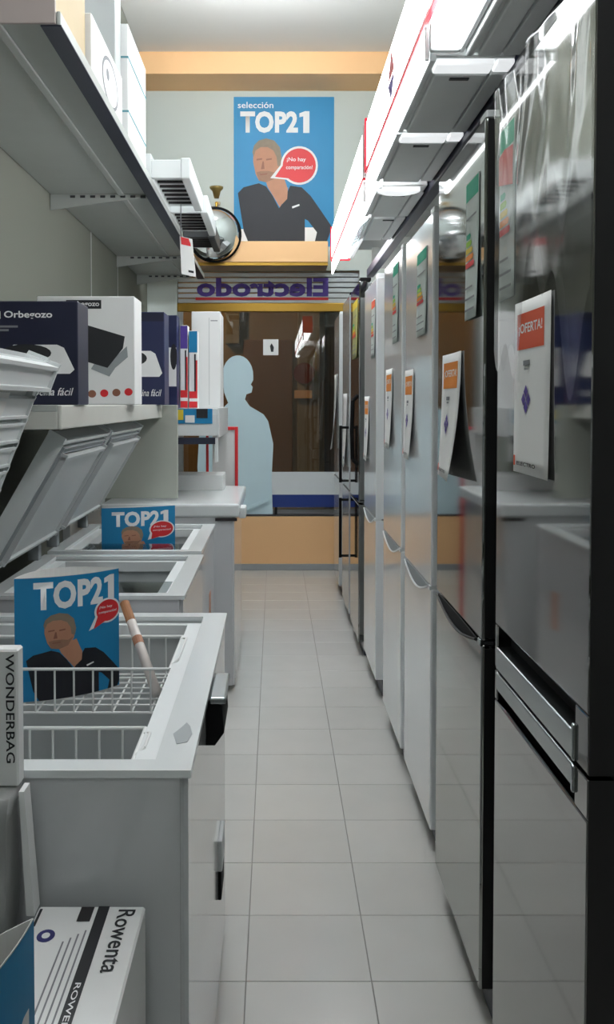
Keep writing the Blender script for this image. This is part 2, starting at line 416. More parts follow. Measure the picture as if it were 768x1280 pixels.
# ------------------------------------------------------------------ right: fridges
FR = []
def crescent(y0, y1, zs, up, dn, n=14):
    """outline in (y, z) of a crescent grip below/above a seam"""
    top = [(y0+(y1-y0)*k/n, zs+up*math.sin(math.pi*k/n)) for k in range(n+1)]
    bot = [(y0+(y1-y0)*k/n, zs-dn*math.sin(math.pi*k/n)) for k in range(n+1)]
    return top+list(reversed(bot[1:-1]))
def fridge(label, X, y0, y1, zt, seam, door, side, style, plinth=.085, group='fridges along the right wall'):
    t = thing('fridge_freezer', label, 'fridge', (X+.3, (y0+y1)/2, 0), group)
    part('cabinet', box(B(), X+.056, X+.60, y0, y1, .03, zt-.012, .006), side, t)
    part('plinth', box(B(), X+.035, X+.056, y0+.006, y1-.006, .004, plinth-.004, .003), m_darkrub, t)
    for yy in (y0+.05, y1-.05):
        for xx in (X+.10, X+.54): part('foot', tube(B(), (xx, yy, 0), (xx, yy, .03), .02, 8), m_black, t)
    part('seal', box(B(), X+.048, X+.056, y0+.012, y1-.012, plinth+.012, zt-.012), m_gasket, t)
    g = .0035
    if style == 'bar':                                  # the near steel one with trapezium grips
        ym = y0+.075; ye = y1-.02
        bm = B(); box(bm, X, X+.048, y0, y1, .977, zt, .004); box(bm, X, X+.048, y0, ym-.01, seam+g, .977, .003); box(bm, X, X+.048, ye, y1, seam+g, .977, .003)
        u = part('upper_door', bm, door, t)
        part('door_edge', box(B(), X+.0015, X+.048, y0-.0015, y0-.0002, seam+g, zt-.004), side, u, 'dark edge of the door')  # thin plate that colours the steel door edge as if in shadow
        part('grip_recess', box(B(), X+.030, X+.048, ym, ye, .932, .977), m_black, u, 'black grip recess')
        part('grip_bar', box(B(), X-.003, X+.048, ym-.004, ye, seam+g, .932, .003), m_bar, u, 'silver grip bar')
        part('grip_post', box(B(), X-.005, X+.02, ym-.016, ym-.004, seam+g, .945, .003), m_bar, u)
        bm = B(); box(bm, X, X+.048, y0, y1, plinth, .815, .004); box(bm, X, X+.048, y0, ym-.01, .815, seam-g, .003); box(bm, X, X+.048, ye, y1, .815, seam-g, .003)
        l = part('lower_door', bm, door, t)
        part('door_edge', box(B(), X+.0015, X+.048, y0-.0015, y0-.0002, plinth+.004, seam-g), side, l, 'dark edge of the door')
        part('grip_bar', box(B(), X-.003, X+.048, ym-.004, ye, .842, seam-g, .003), m_bar, l, 'silver grip bar')
        part('grip_recess', box(B(), X+.030, X+.048, ym, ye, .815, .842), m_black, l, 'black grip recess')
        part('grip_post', box(B(), X-.005, X+.02, ym-.016, ym-.004, .835, seam-g, .003), m_bar, l)
    else:
        u = part('upper_door', box(B(), X, X+.048, y0, y1, seam+g, zt, .007, 3), door, t)
        l = part('lower_door', box(B(), X, X+.048, y0, y1, plinth, seam-g, .007, 3), door, t)
        if style.startswith('crescent'):
            dark = style.endswith('dark')
            if dark:
                part('door_edge', box(B(), X+.006, X+.048, y0-.0015, y0-.0002, seam+.012, zt-.006), side, u, 'black edge of the door')
                part('door_edge', box(B(), X+.006, X+.048, y0-.0015, y0-.0002, plinth+.006, seam-.012), side, l, 'black edge of the door')
            pts = crescent(y0+.05, y1-.03, seam, .004, .030 if dark else .040)
            part('grip_recess', prism(B(), [(X-.0025, y, z) for y, z in pts], (.004, 0, 0)), m_black if dark else m_gasket, u, 'curved grip recess between the doors')
            n = 14
            lip = [(X-.004, y0+.05+(y1-y0-.08)*k/n, seam-(.033 if dark else .043)*math.sin(math.pi*k/n)-.002) for k in range(n+1)]
            part('grip_lip', path(B(), lip, .0035), m_side_black if dark else m_white2, l)
            part('hinge', box(B(), X-.004, X+.03, y0+.004, y0+.03, seam-.008, seam+.008, .002), m_bar if dark else m_white2, u)
        elif style == 'handles':
            for a, b, pr in ((seam+.05, seam+.42, u), (seam-.44, seam-.05, l)):
                bm = B(); yy = y0+.05
                tube(bm, (X-.052, yy, a), (X-.052, yy, b), .010, 10)
                for z in (a+.012, b-.012): tube(bm, (X-.055, yy, z), (X+.001, yy, z), .008, 8)
                part('handle', bm, m_black, pr, 'black bar handle')
        elif style == 'pull':
            bm = B(); yy = y0+.06
            path(bm, [(X+.001, yy, 1.50), (X-.03, yy, 1.47), (X-.035, yy, 1.3), (X-.03, yy, 1.13), (X+.001, yy, 1.10)], .012, 10)
            part('handle', bm, m_black, u, 'black curved pull handle')
        part('top_hinge_cover', box(B(), X+.006, X+.07, y0+.02, y0+.09, zt, zt+.02, .004), m_black if style in ('pull', 'handles') else m_white2, t)
    return t
XF = .475
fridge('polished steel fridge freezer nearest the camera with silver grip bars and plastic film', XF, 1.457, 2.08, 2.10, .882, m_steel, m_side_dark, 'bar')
fridge('steel fridge freezer with black sides and black curved grip, second from camera', .475, 2.215, 2.84, 2.10, .90, m_steel2, m_side_black, 'crescent_dark')
fridge('glossy white fridge freezer just behind the two steel ones', .495, 3.065, 3.69, 2.055, .865, m_fr_white, m_fr_side, 'crescent')
fridge('middle one of the three glossy white fridge freezers', .495, 3.80, 4.42, 2.06, .875, m_fr_white, m_fr_side, 'crescent')
fridge('farthest of the three glossy white fridge freezers', .495, 4.76, 5.38, 2.07, .88, m_fr_white, m_fr_side, 'crescent')
fridge('dark steel fridge with curved black pull handle beyond the white ones', .478, 5.54, 6.14, 2.15, .88, m_steel2, mat('grey_side', (120, 124, 126), .4), 'pull')
fridge('steel fridge freezer with two black bar handles near the window', .478, 6.26, 6.88, 2.15, .89, mat('silver_door', (190, 194, 196), .2, .35), mat('grey_side', (120, 124, 126), .4), 'handles')
fridge('pale grey fridge at the far end beside the window', .478, 7.25, 7.85, 2.12, .89, m_body, m_body, 'plain')

# sheets stuck on the fridge doors
def door_sheet(name, label, X, ya, yb, z0, z1, prints, curl=0., side=.0, lean=0., group=None, cat='sign', base=None):
    """sheet on a door facing -X; ya is the far edge (reader's left), yb the near edge"""
    W = ya-yb; H = z1-z0
    t = thing(name, label, cat, (X-.002, (ya+yb)/2, z0), group)
    def f(u, v, o):
        s = 1-v/H; q = u/W
        c = curl*s*s*(.35+.65*q)+side*(q-.5)**2*.4
        return Vector((X-.0022-c-o, ya-u, z0+v+lean*q))
    bm = B(); NU, NV = 6, 12
    g0 = [[bm.verts.new(f(W*i/NU, H*j/NV, 0)) for i in range(NU+1)] for j in range(NV+1)]
    g1 = [[bm.verts.new(f(W*i/NU, H*j/NV, -.0008)) for i in range(NU+1)] for j in range(NV+1)]
    for j in range(NV):
        for i in range(NU):
            bm.faces.new((g0[j][i], g0[j][i+1], g0[j+1][i+1], g0[j+1][i])); bm.faces.new((g1[j][i], g1[j+1][i], g1[j+1][i+1], g1[j][i+1]))
    for i in range(NU):
        bm.faces.new((g0[0][i], g1[0][i], g1[0][i+1], g0[0][i+1])); bm.faces.new((g0[NV][i], g0[NV][i+1], g1[NV][i+1], g1[NV][i]))
    for j in range(NV):
        bm.faces.new((g0[j][0], g0[j+1][0], g1[j+1][0], g1[j][0])); bm.faces.new((g0[j][NU], g1[j][NU], g1[j+1][NU], g0[j+1][NU]))
    part('paper', bm, base or m_paper, t, smooth=True)
    for k, (nm, m, b) in enumerate(prints):
        for v in b.verts: v.co.x *= W; v.co.y *= H
        cutu(b, W, 6)
        for j in range(1, 12):
            bmesh.ops.bisect_plane(b, geom=b.verts[:]+b.edges[:]+b.faces[:], plane_co=(0, H*j/12, 0), plane_no=(0, 1, 0))
        part(nm, mapped(b, f, .0006+.0003*k), m, t)
    return t
def price_prints(hm):
    dia = B()
    for cx, cy in ((.36, .475), (.29, .43), (.43, .43), (.36, .385)):
        addflat(dia, [(cx, cy+.038), (cx+.06, cy), (cx, cy-.038), (cx-.06, cy)])
    small = flat(rect(.30, .42, .60, .612)); addflat(small, rect(.27, .46, .625, .655))
    foot = shift(text_bm('ELECTRO', .55, .022, .02), .12, .045)
    return [('header_block', hm, flat(rect(.08, .84, .72, .93))),
            ('lettering', m_paper, shift(text_bm('¡OFERTA!', .66, .07, .02), .13, .80)),
            ('small_print', m_print_g, small), ('diamond_mark', m_purple, dia),
            ('small_print', m_print_k, foot), ('red_mark', m_redor_p, flat(rect(.03, .08, .04, .10)))]
PG = 'price sheets on the fridge doors'
door_sheet('price_sheet', 'large white offer sheet with red-orange header on the nearest steel fridge', XF, 1.915, 1.668, 1.318, 1.645, price_prints(m_redor_p), .003, .012, .0, PG)
door_sheet('price_sheet', 'offer sheet with orange header curling off the second steel fridge', .475, 2.735, 2.465, 1.252, 1.585, price_prints(m_orange_p), .035, .02, .0, PG)
door_sheet('price_sheet', 'offer sheet with orange header on the first white fridge', .495, 3.68, 3.45, 1.25, 1.575, price_prints(m_orange_p), .018, .02, .0, PG)
door_sheet('price_sheet', 'offer sheet with orange header on the middle white fridge', .495, 4.31, 4.07, 1.26, 1.60, price_prints(m_orange_p), .015, .02, .0, PG)
door_sheet('price_sheet', 'small offer sheet with orange header on the farthest white fridge', .495, 5.33, 5.09, 1.15, 1.49, price_prints(m_orange_p), .015, .02, .0, PG)
door_sheet('price_sheet', 'white sheet hanging loose on the fridge with bar handles', .478, 6.75, 6.42, 1.03, 1.52, [('small_print', m_print_g, flat(rect(.2, .8, .1, .13)))], .02, .02, .0, PG)
door_sheet('price_sheet', 'white sheet curling off the far end fridge beside the window', .478, 7.75, 7.45, 1.10, 1.68, [('small_print', m_print_g, flat(rect(.2, .8, .1, .13)))], .05, .03, .0, PG)
def energy_prints(header):
    bars = []
    cols = [m_green, mat('print_lime', (150, 200, 60), .6), m_yellow, m_orange_p, m_red]
    out = [('header_block', header, flat(rect(0.02, .98, .86, .99)))]
    for k, c in enumerate(cols):
        out.append(('rating_bar', c, flat([(.08, .58-.052*k), (.38+.09*k, .58-.052*k), (.44+.09*k, .60-.052*k), (.38+.09*k, .62-.052*k), (.08, .62-.052*k)])))
    b = flat(rect(.1, .9, .06, .075)); addflat(b, rect(.1, .9, .14, .155)); addflat(b, rect(.1, .7, .22, .235)); addflat(b, rect(.1, .9, .72, .735))
    out.append(('small_print', m_print_g, b))
    return out
EG = 'energy labels on the fridge doors'
m_lab = mat('label_paper', (196, 206, 202), .6, var=.05)
e1 = door_sheet('energy_label', 'energy label with green head and red flag on the nearest steel fridge', XF, 2.06, 1.935, 1.665, 2.02, energy_prints(m_green)+[('red_flag', m_red, flat([(.02, .68), (.98, .62), (.98, .84), (.4, .86), (.02, .84)]))], .0, .0, .0, EG, 'label', m_lab)
door_sheet('energy_label', 'energy label with green head on the second steel fridge', .475, 2.42, 2.27, 1.655, 1.99, energy_prints(m_green), .006, .0, .0, EG, 'label', m_lab)
door_sheet('energy_label', 'energy label with green head on the first white fridge', .495, 3.39, 3.17, 1.68, 1.965, energy_prints(m_green), .006, .0, .0, EG, 'label', m_lab)
door_sheet('energy_label', 'energy label on the middle white fridge', .495, 4.08, 3.90, 1.70, 2.02, energy_prints(m_green), .006, .0, .0, EG, 'label', m_lab)
door_sheet('energy_label', 'reddish energy label on the farthest white fridge', .495, 4.98, 4.80, 1.68, 1.97, energy_prints(m_redor_p), .006, .0, .0, EG, 'label', m_lab)
door_sheet('energy_label', 'yellowish energy label on the dark steel fridge', .478, 5.98, 5.62, 1.72, 2.06, energy_prints(m_yellow), .006, .0, .0, EG, 'label', mat('label_olive', (170, 168, 110), .6))

# crumpled clear film over the top of the nearest fridge
bm = B(); NU, NV = 56, 64
yA, yB_ = 2.085, 1.452
def filmz(u): return 2.112-(.50+.10*math.sin(u*9)+.06*math.sin(u*23+1))
rows = []
for j in range(NV+1):
    row = []
    for i in range(NU+1):
        q = i/NU; s = j/NV
        y = yA+(yB_-yA)*q
        zb = filmz(q)
        z = 2.112+(zb-2.112)*s
        p = Vector((y*4, z*2.0, 0)); d = noise.fractal(p, 1.0, 2.0, 2)
        fold = max(0, noise.noise(Vector((y*9+z*3, z*3, 3))))**2*1.6
        amp = .001+.018*max(0, 1-s*2.4)+.003*(1-s)
        x = XF-.006-amp*(abs(d)*.8+fold*1.1)
        row.append(bm.verts.new((x, y, z)))
    rows.append(row)
for j in range(NV):
    for i in range(NU): bm.faces.new((rows[j][i], rows[j][i+1], rows[j+1][i+1], rows[j+1][i]))
top = []
for i in range(NU+1):
    v = rows[0][i].co
    top.append([bm.verts.new((XF+.02+.10*k, v.y, 2.108+.012*abs(noise.noise(Vector((v.y*12, k*.7, 9)))))) for k in range(0, 4)])
for i in range(NU):
    bm.faces.new((rows[0][i], top[i][0], top[i+1][0], rows[0][i+1]))
    for k in range(3): bm.faces.new((top[i][k], top[i][k+1], top[i+1][k+1], top[i+1][k]))
solo('plastic_film', bm, m_film, 'crumpled clear plastic film over the top of the nearest fridge', 'plastic film', smooth=True)

# ------------------------------------------------------------------ right: lit sign boxes and cooker hoods above the fridges
def sign_box(label, y0, y1, emblem):
    t = thing('lit_sign_box', label, 'light box', (.36, (y0+y1)/2, 2.29), 'lit sign boxes above the fridges')
    a = part('lit_panel', box(B(), .33, .43, y0, y1, 2.296, 2.475, .012, 3), m_lbox, t)
    part('edge_strip', box(B(), .3265, .338, y0-.002, y1+.002, 2.281, 2.2955, .001), m_signred, t, 'red lower edge')
    for yy in (y0-.022, y1+.002):
        part('end_frame', box(B(), .324, .44, yy, yy+.02, 2.288, 2.482, .003), m_signred if yy > y0 else m_white2, t)
    part('back_board', box(B(), .432, .456, y0, y1, 2.296, 2.50, .003), m_white2, t)
    if emblem:
        bm = B(); addflat(bm, [(0, .07), (.15, .07), (.08, .15)])
        part('emblem', mapped(bm, frame((.3285, 2.86, 2.305), (0, -1, 0), (0, 0, 1))), m_red, t)
        bm = B(); addflat(bm, [(0, .065), (.16, .065), (.08, .0)])
        part('emblem', mapped(bm, frame((.3285, 2.86, 2.305), (0, -1, 0), (0, 0, 1))), m_purple, t)
        bm = B()
        for k in range(7): addflat(bm, rect(.10+.11*k, .115+.11*k, .03+.05*(k % 2), .05+.05*(k % 2)))
        part('small_print', mapped(bm, frame((.3285, 2.7, 2.305), (0, -1, 0), (0, 0, 1))), m_print_g, t)
sign_box('lit white sign box with red edge above the nearer fridges', 1.15, 3.54, True)
sign_box('lit white sign box with red edge above the far fridges', 3.64, 5.70, False)
# wall shelf that carries the signs and the hoods
t = thing('hood_rack', 'grey wall rack with a dark rail that carries the cooker hoods', 'rack', (.8, 3.4, 2.19))
part('rack_board', box(B(), .458, XR-.001, 1.1, 5.75, 2.355, 2.385, .003), m_shelf, t)
part('rail', box(B(), .535, .575, 1.1, 5.7, 2.188, 2.235, .004), m_shelf_rail, t, 'navy front rail')
for y in (1.12, 2.19, 3.39, 4.6, 5.66): part('bracket', box(B(), .56, XR-.001, y-.012, y+.012, 2.235, 2.355), m_shelf, t)
def hood(label, y0, y1, xf, zb, lens, extra=None):
    t = thing('cooker_hood', label, 'cooker hood', (.45, (y0+y1)/2, zb), 'cooker hoods above the fridges')
    part('housing', box(B(), xf, .53, y0, y1, zb+.012, zb+.075, .004), m_hood, t)
    part('front_strip', box(B(), xf-.012, xf+.004, y0, y1, zb+.004, zb+.07, .004), m_white2, t)
    ya = y0+(.075 if lens else .006)
    part('filter_panel', box(B(), xf+.012, .486, ya+.01, y1-.012, zb, zb+.014, .004), m_hood, t)
    part('rear_panel', box(B(), .492, .53, ya+.01, y1-.012, zb+.003, zb+.014, .003), m_hood, t)
    part('latch', box(B(), xf+.05, xf+.095, ya+.022, ya+.036, zb-.003, zb+.002, .001), m_hood_d, t)
    if lens == 'bar':
        part('lamp_lens', box(B(), xf+.004, .486, y0+.008, y0+.068, zb-.002, zb+.014, .004), m_lens, t, 'white lamp lens')
        part('lamp_lens', box(B(), .492, .53, y0+.008, y0+.068, zb+.002, zb+.014, .003), m_lens, t, 'white lamp lens')
    elif lens == 'round':
        bm = B(); pts = [(.43+.075*math.cos(a), y0+.01+.085*math.sin(a), zb-.004) for a in [math.pi*k/14 for k in range(15)]]
        prism(bm, pts, (0, 0, .016)); part('lamp_lens', bm, m_lens, t, 'half round white lamp lens')
    return t
hood('grey cooker hood nearest the camera under the light box', 1.55, 2.14, .426, 2.20, 'bar')
hood('grey cooker hood with white lamp strip, second from the camera', 2.165, 2.735, .352, 2.20, 'bar')
hood('grey cooker hood with white lamp strip, third from the camera', 2.75, 3.33, .352, 2.20, 'bar')
hood('cooker hood with half round white lamp above the white fridges', 3.40, 3.92, .37, 2.195, 'round')
t = hood('farthest cooker hood with a clear visor above the white fridges', 3.96, 4.50, .39, 2.20, None)
part('visor', prism(B(), [(.345, 3.965, 2.165), (.388, 3.965, 2.20), (.388, 3.965, 2.206), (.345, 3.965, 2.171)], (0, .53, 0)), m_pvis, t)
# long lamp housing under the nearer sign
t = thing('strip_light', 'bright white strip light below the nearer sign box', 'light', (.365, 1.7, 2.215), 'strip lights below the sign boxes')
part('diffuser', box(B(), .338, .400, 1.15, 2.13, 2.216, 2.279, .012, 3), m_lbox, t)
part('end_cap', box(B(), .336, .402, 2.13, 2.15, 2.214, 2.280, .006), m_white2, t)
part('housing', box(B(), .4015, .412, 1.15, 2.15, 2.216, 2.280, .003), m_white2, t)

for lab, ya, yb in (('slim white strip light in front of the middle cooker hoods', 2.17, 3.52), ('slim white strip light below the far sign box', 3.66, 5.68)):
    t = thing('strip_light', lab, 'light', (.332, (ya+yb)/2, 2.215), 'strip lights below the sign boxes')
    part('diffuser', box(B(), .330, .3385, ya, yb, 2.205, 2.276, .003), m_lbox, t)
    part('end_cap', box(B(), .3295, .339, yb, yb+.012, 2.204, 2.277, .002), m_white2, t)
    part('end_cap', box(B(), .3295, .339, ya-.012, ya, 2.204, 2.277, .002), m_white2, t)

# ------------------------------------------------------------------ left: chest freezers
def chest(label, xf, xb, y0, y1, zt, lid=None, rim=.055, lid_mat=None, ribs=False, closed=False, group='chest freezers along the left wall'):
    t = thing('chest_freezer', label, 'freezer', ((xf+xb)/2, (y0+y1)/2, 0), group)
    wall = .05; zi = .34
    bm = B()
    ztb = zt-.012
    o = [(xb, y0), (xf, y0), (xf, y1), (xb, y1)]
    i_ = [(xb+wall, y0+wall), (xf-wall, y0+wall), (xf-wall, y1-wall), (xb+wall, y1-wall)]
    bot = [bm.verts.new((x, y, .03)) for x, y in o]; top = [bm.verts.new((x, y, ztb)) for x, y in o]
    for k in range(4):
        k2 = (k+1) % 4; bm.faces.new((bot[k], bot[k2], top[k2], top[k]))
    bm.faces.new(list(reversed(bot)))
    ve = [e for e in bm.edges if abs(e.verts[0].co.z-e.verts[1].co.z) > .1]
    bmesh.ops.bevel(bm, geom=ve, offset=.012, segments=3, affect='EDGES')
    part('body', bm, m_body, t)
    bm = B(); box(bm, xb+.05, xf-.05, y0+.05, y1-.05, .0, .03); part('base', bm, m_black, t)
    if not closed:
        bm = B()
        it = [bm.verts.new((x, y, ztb)) for x, y in i_]; ib = [bm.verts.new((x, y, zi)) for x, y in i_]
        for k in range(4):
            k2 = (k+1) % 4; bm.faces.new((it[k], it[k2], ib[k2], ib[k]))
        bm.faces.new(ib)
        part('liner', bm, m_liner, t)
        # rim: flat collar with a lower ledge inside
        def ring(bm, a, b, za, zb, bev):
            x0, x1, ya, yb = a; u0, u1, va, vb = b
            for r in ((x0, u0, ya, yb), (u1, x1, ya, yb), (u0, u1, ya, va), (u0, u1, vb, yb)):
                box(bm, r[0], r[1], r[2], r[3], za, zb)
        bm = B()
        A_ = (xb-.004, xf+.006, y0-.006, y1+.006); Bq = (xb+rim, xf-rim, y0+rim*.75, y1-rim*.75)
        ring(bm, A_, Bq, ztb, zt, 0)
        bmesh.ops.remove_doubles(bm, verts=bm.verts[:], dist=1e-5)
        part('rim', bm, m_white, t)
        bm = B()
        ring(bm, (Bq[0]-.001, Bq[1]+.001, Bq[2]-.001, Bq[3]+.001), (Bq[0]+.04, Bq[1]-.04, Bq[2]+.03, Bq[3]-.03), ztb-.04, zt-.016, 0)
        part('inner_ledge', bm, m_white2, t)
    return t
def open_lid(t, hx, hz, ex, ez, y0, y1, thick=.05, ribs=False):
    """lid hinged along y at (hx, hz), free edge at (ex, ez); inner side faces the aisle"""
    d = Vector((ex-hx, 0, ez-hz)); L = d.length; d.normalize()
    n = Vector((d.z, 0, -d.x))            # inner normal, towards the aisle
    o = Vector((hx, 0, hz))
    def f(s, y, k): return o+d*s+n*k+Vector((0, y, 0))
    def slab(bm, s0, s1, ya, yb, k0, k1, bev=.004):
        r = bmesh.ops.create_cube(bm, size=1); vs = r['verts']
        for v in vs: v.co = f(s0+(v.co.x+.5)*(s1-s0), ya+(v.co.y+.5)*(yb-ya), k0+(v.co.z+.5)*(k1-k0))
        if bev: bmesh.ops.bevel(bm, geom=list({e for v in vs for e in v.link_edges}), offset=bev, segments=2, affect='EDGES')
    bm = B(); slab(bm, .02, L, y0, y1, -thick, 0, .01); lid = part('lid', bm, m_white, t, 'open white lid')
    if ribs:
        bm = B(); slab(bm, L-.075, L-.005, y0+.004, y1-.004, 0.0, .035, .010); slab(bm, .03, L-.08, y1-.06, y1-.01, 0, .012, .003)
        part('lid_rim', bm, m_white2, lid)
        N = 8
        for k in range(N):
            s0 = .05+(L-.14)*k/N; bm = B(); slab(bm, s0, s0+(L-.14)/N*.80, y0+.02, y1-.045, 0.0, .016, .007)
            part('rib', bm, m_white2, lid)
    else:
        bm = B(); slab(bm, .06, L-.05, y0+.05, y1-.05, 0.0, .022, .01); part('inner_panel', bm, m_liner, lid)
        bm = B()
        slab(bm, .035, .055, y0+.03, y1-.03, 0, .012, .003); slab(bm, L-.045, L-.025, y0+.03, y1-.03, 0, .012, .003)
        slab(bm, .055, L-.045, y0+.025, y0+.045, 0, .012, .003); slab(bm, .055, L-.045, y1-.045, y1-.025, 0, .012, .003)
        part('gasket', bm, m_gasket, lid)
    for y in (y0+.12, y1-.12): part('hinge', box(B(), hx-.03, hx+.012, y-.02, y+.02, hz-.05, hz+.008, .004), m_gasket, t)
    return lid
# the near freezer
AX0, AX1, AY0, AY1, AZ = -.137, -.87, 1.50, 2.63, .88
ch = chest('large open chest freezer nearest the camera with wire baskets', AX0, AX1, AY0, AY1, AZ)
open_lid(ch, -.872, AZ+.045, -.622, 1.568, AY0, AY1, .04, True)
bm = B(); prism(bm, [(AX0+.004, 1.90, .865), (AX0+.032, 1.90, .855), (AX0+.036, 1.90, .80), (AX0+.018, 1.90, .775), (AX0+.0, 1.90, .775)], (0, .17, 0))
h_ = part('handle', bm, m_black, ch, 'black moulded handle under the rim')
part('handle_cap', box(B(), AX0+.007, AX0+.040, 1.895, 2.075, .858, .872, .004), m_bar, h_)
part('control_panel', box(B(), AX0-.001, AX0+.010, 2.30, 2.42, .325, .40, .003), m_white2, ch)
part('drain_grille', box(B(), AX0-.001, AX0+.008, 2.30, 2.42, .255, .325, .003), m_black, ch)
bm = B()
pts = [(-.165, 1.61), (-.148, 1.62), (-.143, 1.66), (-.150, 1.70), (-.158, 1.72), (-.166, 1.69), (-.176, 1.66)]
prism(bm, [(x, y, AZ+.0002) for x, y in pts], (0, 0, .0008)); part('tape_residue', bm, m_gasket, ch, 'grey tape residue on the rim')

def basket(label, x0, x1, y0, y1, z0, z1, sp=.044):
    t = thing('wire_basket', label, 'basket', ((x0+x1)/2, (y0+y1)/2, z0), 'wire baskets in the near freezer')
    r = .0024
    bm = B(); path(bm, [(x0, y0, z1), (x1, y0, z1), (x1, y1, z1), (x0, y1, z1), (x0, y0, z1)], .0036, 8); part('top_wire', bm, m_wire, t)
    bm = B(); path(bm, [(x0, y0, z0), (x1, y0, z0), (x1, y1, z0), (x0, y1, z0), (x0, y0, z0)], .003, 8); part('bottom_wire', bm, m_wire, t)
    bm = B(); n = round((x1-x0)/sp)
    for k in range(n+1):
        x = x0+(x1-x0)*k/n
        for y in (y0, y1): tube(bm, (x, y, z0), (x, y, z1), r)
    n2 = max(3, round((y1-y0)/sp))
    for k in range(1, n2):
        y = y0+(y1-y0)*k/n2
        for x in (x0, x1): tube(bm, (x, y, z0), (x, y, z1), r)
    part('side_wires', bm, m_wire, t)
    bm = B()
    for k in range(n+1):
        x = x0+(x1-x0)*k/n; tube(bm, (x, y0, z0), (x, y1, z0), r)
    for k in range(1, n2):
        y = y0+(y1-y0)*k/n2; tube(bm, (x0, y, z0+.004), (x1, y, z0+.004), r)
    part('floor_wires', bm, m_wire, t)
    bm = B()
    path(bm, [(x1, y0+.03, z1), (x1+.014, y0+.05, z1+.008), (x1+.014, y1-.05, z1+.008), (x1, y1-.03, z1)], .003, 8)
    path(bm, [(x0, y0+.03, z1), (x0-.014, y0+.05, z1+.008), (x0-.014, y1-.05, z1+.008), (x0, y1-.03, z1)], .003, 8)
    part('hanger', bm, m_wire, t)
    return t
basket('white wire basket hanging at the near end of the freezer', -.79, -.237, 1.585, 1.76, .752, .857)
basket('white wire basket holding the blue poster in the near freezer', -.79, -.235, 2.145, 2.45, .762, .860)
rolled_poster('rolled blue poster of a man standing in the near freezer basket', (-.592, 2.19), (-.378, 2.335), .7695, .285, .028, .085,
              (19, 117, 131, 172), (107, 119, 16), (84, 94), 6, -4)
# paper roll leaning in the far basket
t = thing('paper_roll', 'rolled paper in clear wrap leaning in the freezer basket', 'paper roll', (-.30, 2.30, .767), None)
p0, p1 = Vector((-.272, 2.22, .781)), Vector((-.378, 2.425, .950))
part('roll', tube(B(), p0, p0.lerp(p1, .84), .012, 14), mat('wrapped_paper', (214, 206, 200), .35, var=.15, scale=30), t, smooth=True)
part('tip', tube(B(), p0.lerp(p1, .78), p1, .0122, 14), m_kraft, t, 'brown tip')
part('band', tube(B(), p0.lerp(p1, .52), p0.lerp(p1, .60), .0128, 14), m_skin, t)

# second and third freezer, smaller, lids up
b2 = chest('small open chest freezer behind the near one', -.275, -.87, 2.88, 3.66, .88, rim=.05)
open_lid(b2, -.872, .93, -.632, 1.345, 2.88, 3.66, .035)
b3 = chest('small open chest freezer with blue poster inside, before the closed freezer', -.288, -.87, 3.72, 4.56, .885, rim=.05)
open_lid(b3, -.872, .935, -.632, 1.345, 3.72, 4.56, .035)
for f_, (xf, y0, y1) in ((b2, (-.275, 2.88, 3.66)), (b3, (-.288, 3.72, 4.56))):
    part('sliding_glass', box(B(), -.80, xf-.062, y0+.06, (y0+y1)/2-.09, .862, .866), clear('lid_glass', .8, (.8, .85, .86), .03, .08, .9), f_)
    part('sticker', box(B(), xf, xf+.0008, y0+.5, y0+.6, .45, .62), m_skin, f_)
rolled_poster('blue poster standing in the small freezer before the closed one', (-.735, 4.10), (-.436, 4.22), .72, .29, .02, .025,
              (16, 112, 128, 168), (100, 118, 20), (78, 92), 8, 0)
# wire rack that the second poster stands on
t = thing('freezer_rack', 'white wire rack inside the third freezer', 'rack', (-.58, 4.15, .70))
bm = B()
for k in range(13): tube(bm, (-.81+.04*k, 3.80, .714), (-.81+.04*k, 4.48, .714), .003)
part('rack_wires', bm, m_wire, t)
bm = B()
for y in (3.80, 4.14, 4.48): tube(bm, (-.815, y, .709), (-.34, y, .709), .003)
for x in (-.80, -.345):
    for y in (3.83, 4.45): tube(bm, (x, y, .34), (x, y, .712), .004)
part('cross_wires', bm, m_wire, t)

# closed freezer
D0, D1 = 4.86, 5.92
dz = .95
t = chest('closed white chest freezer at the end of the left row', -.205, -.87, D0, D1, dz-.04, closed=True)
bm = B(); box(bm, -.875, -.178, D0-.012, D1+.012, dz-.068, dz, .012, 3); lid = part('lid', bm, m_white, t)
part('lid_seal', box(B(), -.86, -.200, D0+.002, D1-.002, dz-.080, dz-.068), m_gasket, t)
part('lid_lock', box(B(), -.30, -.19, D0-.016, D0-.011, dz-.086, dz-.070, .001), m_side_dark, t)
part('corner_cap', box(B(), -.186, -.150, D0+.10, D0+.25, dz-.085, dz-.03, .006), m_white2, t)

